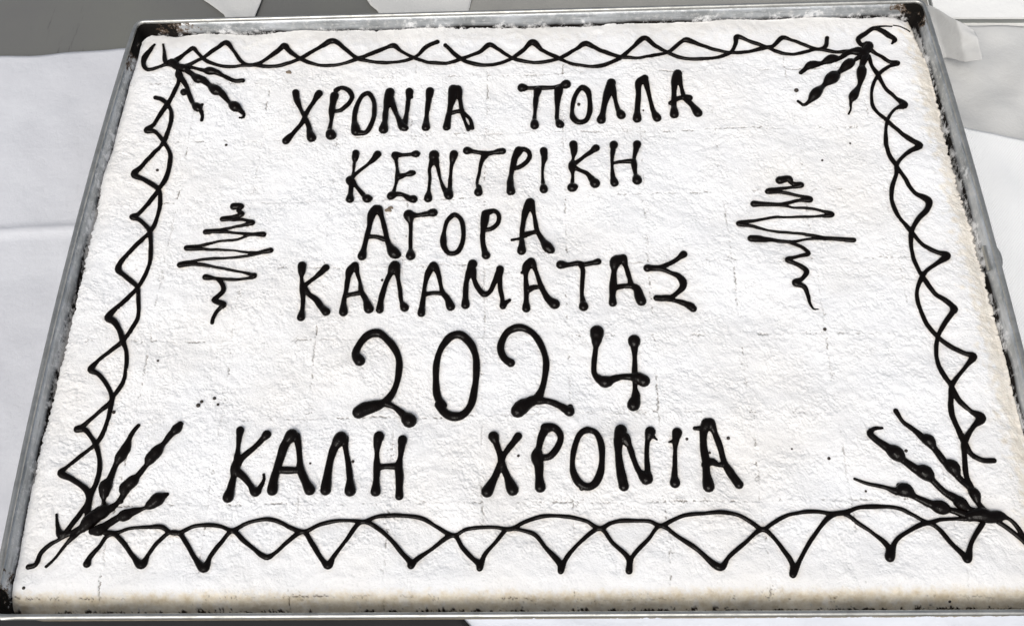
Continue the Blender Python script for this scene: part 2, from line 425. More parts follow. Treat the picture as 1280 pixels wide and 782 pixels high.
# ---------------------------------------------------------------- piped icing
def spline(pts, step=0.0006):
    P = np.array(pts, float) / 1e5                       # hundredths of a millimetre
    if len(P) == 1: return P
    closed = np.hypot(*(P[0, :2] - P[-1, :2])) < 1e-6
    E = np.vstack([P[-2] if closed else 2 * P[0] - P[1], P, P[1] if closed else 2 * P[-1] - P[-2]])
    out = []
    for i in range(1, len(E) - 2):
        p0, p1, p2, p3 = E[i - 1], E[i], E[i + 1], E[i + 2]
        # centripetal knots keep the sharp turns of the nozzle tight
        t0 = 0; t1 = t0 + max(np.hypot(*(p1 - p0)[:2]), 1e-7) ** 0.5
        t2 = t1 + max(np.hypot(*(p2 - p1)[:2]), 1e-7) ** 0.5; t3 = t2 + max(np.hypot(*(p3 - p2)[:2]), 1e-7) ** 0.5
        n = max(2, int(np.hypot(*(p2 - p1)[:2]) / step))
        for t in np.linspace(t1, t2, n, endpoint=False):
            a1 = (t1 - t) / (t1 - t0) * p0 + (t - t0) / (t1 - t0) * p1
            a2 = (t2 - t) / (t2 - t1) * p1 + (t - t1) / (t2 - t1) * p2
            a3 = (t3 - t) / (t3 - t2) * p2 + (t - t2) / (t3 - t2) * p3
            b1 = (t2 - t) / (t2 - t0) * a1 + (t - t0) / (t2 - t0) * a2
            b2 = (t3 - t) / (t3 - t1) * a2 + (t - t1) / (t3 - t1) * a3
            c = (t2 - t) / (t2 - t1) * b1 + (t - t1) / (t2 - t1) * b2
            u_ = (t - t1) / (t2 - t1); u_ = u_ * u_ * (3 - 2 * u_)
            c[2] = p1[2] * (1 - u_) + p2[2] * u_
            out.append(c)
    out.append(P[-1]); return np.array(out)
import bmesh
_ib = bmesh.new(); bmesh.ops.create_icosphere(_ib, subdivisions=2, radius=1.0); _ib.verts.ensure_lookup_table()
ICO = np.array([v_.co[:] for v_ in _ib.verts]); ICOF = np.array([[v_.index for v_ in f.verts] for f in _ib.faces]); _ib.free()
FLAT, LIFT = 0.80, 0.22
def piped(name, strokes, parent, label=None, mat=None, voxel=0.00034, fat=1.0):
    if min(p_[2] for s_ in strokes for p_ in s_) < 55: voxel = 0.00022
    vs, fs, nb = [], [], 0
    org = None
    for st_ in strokes:
        C = spline(st_); ph = 9.7 * len(st_) + st_[0][0] * 0.01
        for i, (x, y, r) in enumerate(C):
            if org is None: org = np.array([x, y, 0])
            if i % 2 and len(C) > 3 and i != len(C) - 1 and r > 0.0007: continue
            r = max(r, 0.00028) * 1.21 * fat * (1 + 0.07 * math.sin(i * 0.21 + ph) + 0.05 * math.sin(i * 0.057 + 2 * ph)) + 0.00014
            if mat is None: ci, cj = cell(x, y); ICING_SHADE[cj, ci] = max(ICING_SHADE[cj, ci], r)
            c = np.array([x, y, ground(x, y) + LIFT * r + 0.0001])
            vs.append(ICO * np.array([r, r, r * FLAT]) + c - org); fs.append(ICOF + nb); nb += len(ICO)
    o = mesh_np(name, np.vstack(vs), np.vstack(fs), mat or ICING, None)
    rm = o.modifiers.new('merge', 'REMESH'); rm.mode = 'VOXEL'; rm.voxel_size = voxel; rm.use_smooth_shade = True
    sm = o.modifiers.new('slump', 'SMOOTH'); sm.factor = 0.5; sm.iterations = 3
    dg = bpy.context.evaluated_depsgraph_get()
    me = bpy.data.meshes.new_from_object(o.evaluated_get(dg), depsgraph=dg)
    o.modifiers.clear(); old = o.data; o.data = me; bpy.data.meshes.remove(old); me.name = name
    for p in me.polygons: p.use_smooth = True
    if not me.materials: me.materials.append(mat or ICING)
    o.location = Vector(org) - (cake.location if parent is not None else Vector())
    o.parent = parent
    if label: o['label'] = label
    return o
WORDS = [('ΧΡΟΝΙΑ on the first line',[('Χ',[[(-14470,26217,241),(-14328,25595,195),(-13924,24627,134),(-13544,23860,134),(-13159,23008,162),(-13028,22448,191),(-12825,21890,249)],[(-12718,26164,226),(-13028,25460,135),(-13498,24141,134),(-13645,23394,148),(-14208,22388,132),(-14692,21667,263)]]),('Ρ',[[(-11527,25896,270),(-11614,24845,209),(-11579,23616,118),(-11598,22685,132),(-11449,22183,293)],[(-11448,26377,166),(-11017,26656,136),(-10455,26289,150),(-10181,25701,150),(-10403,25095,149),(-10915,24577,134),(-11505,24462,134)]]),('Ο',[[(-9625,22445,264),(-9831,23566,163),(-9740,24884,149),(-9361,25831,150),(-8997,26012,150),(-8578,25423,150),(-8393,24276,134),(-8464,23154,147),(-8878,22332,132),(-9618,22353,220)]]),('Ν',[[(-7376,26156,300),(-7479,25390,254),(-7556,24252,163),(-7541,23313,162),(-7591,22481,293)],[(-7280,25575,209),(-6769,24040,133),(-6175,22718,250),(-6022,22621,205)],[(-6101,22716,176),(-6004,24206,133),(-5975,25345,134),(-5916,26208,255),(-5785,25722,135)]]),('Ι',[[(-4359,26103,240),(-4437,25108,194),(-4506,23975,133),(-4508,22671,249)]]),('Α',[[(-2604,26204,300),(-2655,25436,253),(-2835,24114,148),(-2977,22628,249)],[(-2303,26194,270),(-2081,25228,134),(-1900,24087,133),(-1669,23146,103),(-1386,22399,131)],[(-1871,24086,118),(-1290,23321,103),(-1095,22483,132)],[(-2903,23928,133),(-2461,24009,133),(-1872,24123,133)]])]),('ΠΟΛΛΑ on the first line',[('Π',[[(2522,26278,269),(2971,26226,135),(3718,26203,164),(4762,26170,134),(5435,26246,164),(5809,26331,284)],[(3685,25915,239),(3561,25249,163),(3476,23930,118),(3427,23186,132),(3437,22539,263)],[(5248,25867,253),(5162,25201,193),(5093,23882,118),(5080,23138,132),(5289,22615,277)]]),('Ο',[[(6992,26006,164),(7354,25707,178),(7515,24751,148),(7433,23628,161),(7120,22987,175),(6606,22873,175),(6253,23290,190),(6199,24037,132),(6405,25164,133),(6764,25821,149),(6992,26006,164)]]),('Λ',[[(9164,26420,269),(8908,25660,297),(8596,24530,177),(8412,23599,190),(8288,23046,248)],[(9229,26225,209),(9391,24884,133),(9567,23938,147),(9761,23411,249)]]),('Λ',[[(11628,26633,224),(11190,26261,238),(11101,25212,163),(10954,23898,191),(10896,23119,248)],[(11652,26536,209),(11848,25379,133),(12120,23864,147),(12368,23206,263)]]),('Α',[[(14114,27137,254),(13872,26467,238),(13728,25322,148),(13659,24380,191),(13622,23485,263)],[(14144,26942,209),(14315,25877,133),(14490,24920,147),(14927,24342,191),(15336,23490,248)],[(13407,24538,132),(13869,24844,147),(14469,25015,147),(14827,24910,177)]])]),('ΚΕΝΤΡΙΚΗ on the second line',[('Κ',[[(-9518,20568,228),(-9524,20274,227),(-9568,19749,94),(-9560,19052,85),(-9590,18478,122),(-9751,18139,243),(-9620,17681,130),(-9593,17003,148),(-9585,16443,240)],[(-7900,20348,208),(-8138,19945,161),(-8667,19377,104),(-9372,18702,103),(-9708,18195,187)],[(-9558,18077,168),(-9133,17442,112),(-8614,16755,129),(-8361,16470,258),(-8160,16521,148)]]),('Ε',[[(-6638,20256,208),(-6534,19786,113),(-6418,19087,103),(-6340,18396,149),(-6434,17602,93),(-6540,17041,120),(-6702,16653,222)],[(-6639,20280,189),(-6069,20276,113),(-5502,20343,123),(-5122,20333,236),(-4982,20388,142)],[(-6240,18302,187),(-5782,18496,131),(-5367,18635,224),(-5227,18654,168)],[(-6702,16653,222),(-6295,16833,129),(-5874,16778,120),(-5394,16454,184),(-5113,16392,239)]]),('Ν',[[(-3806,20181,283),(-3910,19717,188),(-4098,19028,112),(-4035,18224,93),(-4057,17205,111),(-4079,16423,230)],[(-3726,19829,245),(-3510,19128,112),(-3283,18091,93),(-2919,17065,129),(-2626,16611,258)],[(-2608,16610,239),(-2582,17507,120),(-2574,18415,103),(-2510,19333,122),(-2366,20143,255)]]),('Τ',[[(-1428,20434,246),(-1049,20401,142),(-574,20329,123),(-101,20258,151),(465,20325,132),(889,20407,207),(1125,20425,207)],[(-100,20200,188),(-390,19509,122),(-539,18478,93),(-661,17572,93),(-514,17175,185),(-553,16784,258)]]),('Ρ',[[(2286,20440,283),(2004,19806,188),(1865,19115,187),(1728,18317,130),(1685,17412,203),(1734,16795,258)],[(2191,20325,207),(2522,20551,170),(2945,20364,160),(3066,19952,150),(2848,19436,131),(2379,19044,149),(1866,18885,149)]]),('Ι',[[(4065,20334,245),(4115,19750,187),(4014,19175,103),(3957,18261,93),(3995,17468,120),(4035,16962,248)]]),('Κ',[[(6201,20804,226),(6234,20276,207),(6151,19581,94),(6060,18949,224),(6088,18207,102),(6043,17530,129),(6013,17082,258),(6199,17167,184)],[(7807,20467,207),(7497,20184,141),(6824,19621,122),(6251,19117,131),(6059,18892,186)],[(6150,18832,168),(6606,18535,121),(7149,18123,120),(7498,17550,203),(7628,17322,295)]]),('Η',[[(9096,20784,264),(9019,20318,160),(8918,19508,112),(8877,18591,102),(8893,17909,139),(8987,17344,248)],[(10754,20739,245),(10666,20332,188),(10469,19467,112),(10438,18894,167),(10486,18095,120),(10574,17529,258)],[(8990,19046,93),(9505,19147,121),(9971,19192,140),(10435,19180,140)]])]),('ΑΓΟΡΑ on the third line',[('Α',[[(-7679,15576,252),(-7932,15163,223),(-8059,14004,139),(-8197,13026,138),(-8287,12381,164),(-8377,11742,246)],[(-7513,15623,224),(-7206,14812,153),(-6932,13815,138),(-6662,12831,165),(-6199,12016,300),(-6057,11933,246)],[(-8145,13269,138),(-7522,13288,124),(-6958,13129,138)]]),('Γ',[[(-5375,15104,279),(-5228,14436,125),(-5168,13286,110),(-5126,12475,123),(-5076,11785,286)],[(-5375,15104,251),(-4702,15089,125),(-4077,15191,153),(-3660,15265,251)]]),('Ο',[[(-2184,15031,139),(-1756,14688,139),(-1521,13695,124),(-1587,12561,137),(-1951,11896,136),(-2428,11858,150),(-2786,12345,178),(-2872,12830,192),(-2836,13724,124),(-2656,14543,125),(-2184,15031,139)]]),('Ρ',[[(-23,14981,222),(-82,14320,249),(-179,13502,151),(-165,12692,150),(-44,12047,191),(71,11647,244)],[(45,15063,195),(600,15217,153),(911,14793,139),(820,14135,124),(411,13734,138),(-2,13662,138)]]),('Α',[[(3066,15829,251),(2756,15083,208),(2574,14096,138),(2476,13119,137),(2503,12474,177),(2475,11915,244)],[(3135,15827,195),(3364,14737,125),(3535,13665,137),(3871,12927,178),(4270,12196,272),(4431,12033,231)],[(1819,12810,82),(2366,12960,82),(2778,13275,151),(3190,13461,124),(3534,13551,137)]])]),('ΚΑΛΑΜΑΤΑΣ on the fourth line',[('Κ',[[(-12415,11093,232),(-12395,10731,196),(-12363,10165,97),(-12234,9349,158),(-12142,8643,123),(-12105,7944,131),(-12124,7205,217)],[(-10786,10957,196),(-11066,10602,151),(-11514,10149,115),(-12082,9599,123)],[(-12056,9345,158),(-11748,8936,140),(-11271,8576,157),(-10865,8021,174),(-10472,7569,243)]]),('Α',[[(-8825,11073,196),(-9150,10666,222),(-9230,10002,159),(-9287,9091,123),(-9353,8292,157),(-9282,7450,225)],[(-8776,11020,178),(-8594,10399,124),(-8387,9782,106),(-8223,9021,140),(-7917,8465,175),(-7614,7666,243)],[(-9258,8739,140),(-8828,8862,123),(-8304,8922,140)]]),('Λ',[[(-6093,10966,302),(-6405,10253,141),(-6695,9244,140),(-6857,8346,157),(-6895,7604,225)],[(-5997,10861,195),(-5810,9936,123),(-5625,9022,122),(-5492,8221,122),(-5247,7722,260)]]),('Α',[[(-3461,10861,266),(-3713,10507,194),(-3942,9696,132),(-4024,8592,131),(-4080,7899,156),(-4111,7260,224)],[(-3372,10860,212),(-3098,10188,132),(-2917,9373,114),(-2765,8818,140),(-2443,8364,156),(-2205,7766,242)],[(-3983,8641,122),(-3551,8783,122),(-2851,8770,140)]]),('Μ',[[(-828,11014,266),(-1036,10454,212),(-1219,9644,132),(-1255,8640,157),(-1236,7896,216)],[(-818,10552,212),(-668,9734,132),(-392,9124,131),(8,8717,174),(354,8910,131),(694,9708,131),(994,10413,220)],[(1020,10566,220),(1026,9904,140),(1050,9097,122),(1187,8396,121),(1235,7802,173),(1406,8046,121),(1665,8239,87)]]),('Α',[[(3111,11038,212),(2801,10633,247),(2754,9870,131),(2795,8964,157),(2775,8169,156),(2772,7529,215)],[(3155,10985,212),(3415,10365,132),(3670,9449,131),(3881,8843,156),(4262,8142,208),(4645,7790,259)],[(2925,8911,174),(3231,9056,157),(3666,9097,131)],[(2756,10430,123),(2492,10231,88)]]),('Τ',[[(5092,10792,247),(5621,10833,159),(6239,10923,159),(6676,10832,132),(7206,10903,141),(7605,10998,194)],[(6414,10868,159),(6558,10405,140),(6504,9495,113),(6451,8596,113),(6502,8002,155),(6533,7609,232)]]),('Α',[[(9244,11273,229),(8793,11025,299),(8645,10262,158),(8539,9255,191),(8460,8460,173),(8451,7868,224)],[(9288,11272,229),(9471,10550,123),(9647,9736,122),(9750,9232,174),(10080,8926,225),(10218,8328,259),(10327,7981,275)],[(8568,8954,174),(8921,9097,156),(9357,9159,139),(9745,9132,156)]]),('Σ',[[(13336,11446,211),(12963,11145,141),(12322,10748,123),(11692,10455,140),(11169,10465,158),(10861,10421,219)],[(10991,10398,158),(11685,10353,140),(12359,10036,122),(12860,9774,157),(13131,9367,191),(13100,8968,173),(12727,8578,138),(12319,8289,138),(11798,8200,172),(11327,8209,172)],[(11370,8208,155),(12052,8146,172),(12556,8009,120),(13136,7783,154),(13543,7531,223),(13658,7383,205)]])]),('2024 on the fifth line',[('2',[[(-7915,3862,258),(-8208,4296,181),(-8068,5014,169),(-7531,5733,183),(-6885,5898,209),(-6264,5420,182),(-5623,4542,181),(-5387,3824,167),(-5394,2836,153),(-5593,1865,139),(-6115,1049,176),(-6789,718,277),(-7407,522,302),(-7708,324,301)],[(-6174,982,176),(-5524,701,138),(-4929,220,175),(-4530,-187,324)]]),('0',[[(-2501,797,226),(-2840,1415,177),(-2991,2661,166),(-2938,3929,154),(-2587,4926,155),(-2087,5527,182),(-1503,5633,208),(-904,5115,181),(-495,4176,167),(-407,3043,166),(-509,1795,164),(-737,706,175),(-1223,106,175),(-1784,19,200),(-2358,322,200),(-2692,867,226)]]),('2',[[(1778,3584,199),(1377,3921,180),(1121,4592,161),(1216,5265,162),(1566,5882,172),(2175,6157,183),(2784,6033,183),(3388,5455,162),(3832,4549,160),(4021,3660,149),(3960,2786,139),(3752,1819,138),(3452,1183,196),(2961,873,273),(2472,563,351),(2229,304,311)],[(3450,972,195),(4132,941,137),(4713,691,156),(5192,370,214),(5431,210,252),(5487,523,136)]]),('4',[[(7326,5672,303),(7287,5165,241),(7202,4496,130),(7067,3504,129),(7073,2849,148),(7401,2411,217),(7738,2245,275),(8187,2400,177),(8783,2553,148),(9371,2545,158),(9855,2430,256),(10140,2264,275)],[(9683,5014,271),(9678,4568,170),(9656,3794,119),(9596,2704,138),(9578,1844,118),(9591,1206,195),(9417,681,291)]])]),('ΚΑΛΗ on the last line',[('Κ',[[(-15074,-754,205),(-15065,-1190,163),(-15042,-1965,114),(-15007,-2648,161),(-15049,-3238,257),(-15090,-3823,144),(-15160,-4484,175),(-15241,-5058,269)],[(-13348,-1080,228),(-13575,-1380,163),(-14074,-1976,130),(-14657,-2524,145),(-14921,-2987,177)],[(-14945,-3407,192),(-14495,-3745,160),(-14026,-4248,143),(-13601,-4746,222),(-13361,-4419,111),(-13197,-3925,80),(-13257,-3633,72)]]),('Α',[[(-11749,-1185,326),(-12066,-1656,227),(-12296,-2507,193),(-12452,-3265,208),(-12567,-4014,207),(-12569,-4673,270)],[(-11461,-1189,179),(-11260,-1922,146),(-11114,-2774,145),(-11036,-3279,176),(-10725,-3949,207),(-10337,-4612,285)],[(-12438,-3390,176),(-11872,-3396,192),(-11064,-3405,160)]]),('Λ',[[(-8701,-1351,373),(-9057,-1947,210),(-9265,-2794,193),(-9350,-3631,191),(-9379,-4621,269)],[(-8456,-1354,179),(-8358,-2041,145),(-8135,-2974,144),(-7970,-3811,175),(-7857,-4718,269)]]),('Η',[[(-6330,-1292,243),(-6407,-1721,194),(-6401,-2402,129),(-6365,-3161,176),(-6333,-3993,175),(-6319,-4773,252)],[(-4877,-1481,227),(-4910,-1909,161),(-4953,-2587,128),(-5023,-3175,192),(-4945,-3841,191),(-4923,-4500,190),(-4893,-5030,220)],[(-6344,-3244,176),(-5787,-3167,144),(-5064,-3174,160)]])]),('ΧΡΟΝΙΑ on the last line',[('Χ',[[(738,-1375,274),(904,-1805,177),(1153,-2570,144),(1277,-3157,175),(1560,-3824,174),(1919,-4728,267)],[(2248,-1350,226),(1910,-1816,161),(1432,-2488,144),(1197,-3073,175),(886,-3817,158),(387,-4836,283)]]),('Ρ',[[(3930,-897,210),(3682,-1410,177),(3514,-2089,160),(3389,-2678,287),(3503,-3264,222),(3513,-3926,221),(3569,-4622,267)],[(3930,-854,243),(4416,-817,178),(4773,-1166,177),(4845,-1595,161),(4552,-2270,160),(4146,-2686,175),(3667,-2765,175)]]),('Ο',[[(6508,-1015,161),(6984,-1192,161),(7279,-1878,160),(7322,-2805,143),(7165,-3798,174),(6787,-4450,188),(6391,-4608,204),(5927,-4400,204),(5590,-3782,174),(5530,-3036,143),(5716,-2030,144),(6058,-1267,161),(6508,-1015,161)],[(6156,-4606,157),(6036,-4702,125)]]),('Ν',[[(8549,-1039,338),(8377,-1636,240),(8321,-2480,191),(8372,-3398,190),(8478,-4140,236),(8549,-4589,251)],[(8740,-1555,289),(9029,-2152,144),(9226,-2909,127),(9499,-3657,158),(9901,-4154,283)],[(9979,-4154,267),(10014,-3580,142),(10025,-2750,111),(10121,-1826,128),(10339,-1147,257)],[(10427,-1404,112),(10706,-1646,48)]]),('Ι',[[(11954,-1252,241),(11843,-1676,192),(11747,-2434,111),(11669,-3267,118),(11591,-4007,173),(11582,-4455,250)],[(11714,-1802,112),(11433,-1841,56)]]),('Α',[[(13811,-717,274),(13578,-1186,208),(13497,-2118,191),(13550,-3038,205),(13516,-3863,204),(13560,-4677,265)],[(13999,-676,258),(14255,-1364,144),(14523,-2298,143),(14679,-3133,158),(15004,-3796,204),(15399,-4492,250)],[(13489,-3286,189),(13899,-3084,190),(14275,-3253,110),(14631,-3216,142)],[(13537,-928,129),(13374,-969,112),(13053,-982,96)]])])]
for wname, letters in WORDS:
    h = holder('icing_number' if wname[0] == '2' else 'icing_word', cake, 'black icing ' + ('number ' if wname[0] == '2' else 'word ') + wname)
    for ch, strokes in letters:
        piped('digit' if wname[0] == '2' else 'letter', strokes, h, 'black icing ' + ('digit ' if wname[0] == '2' else 'capital letter ') + ch, fat=1.17 if wname[0] == '2' else 1.05)
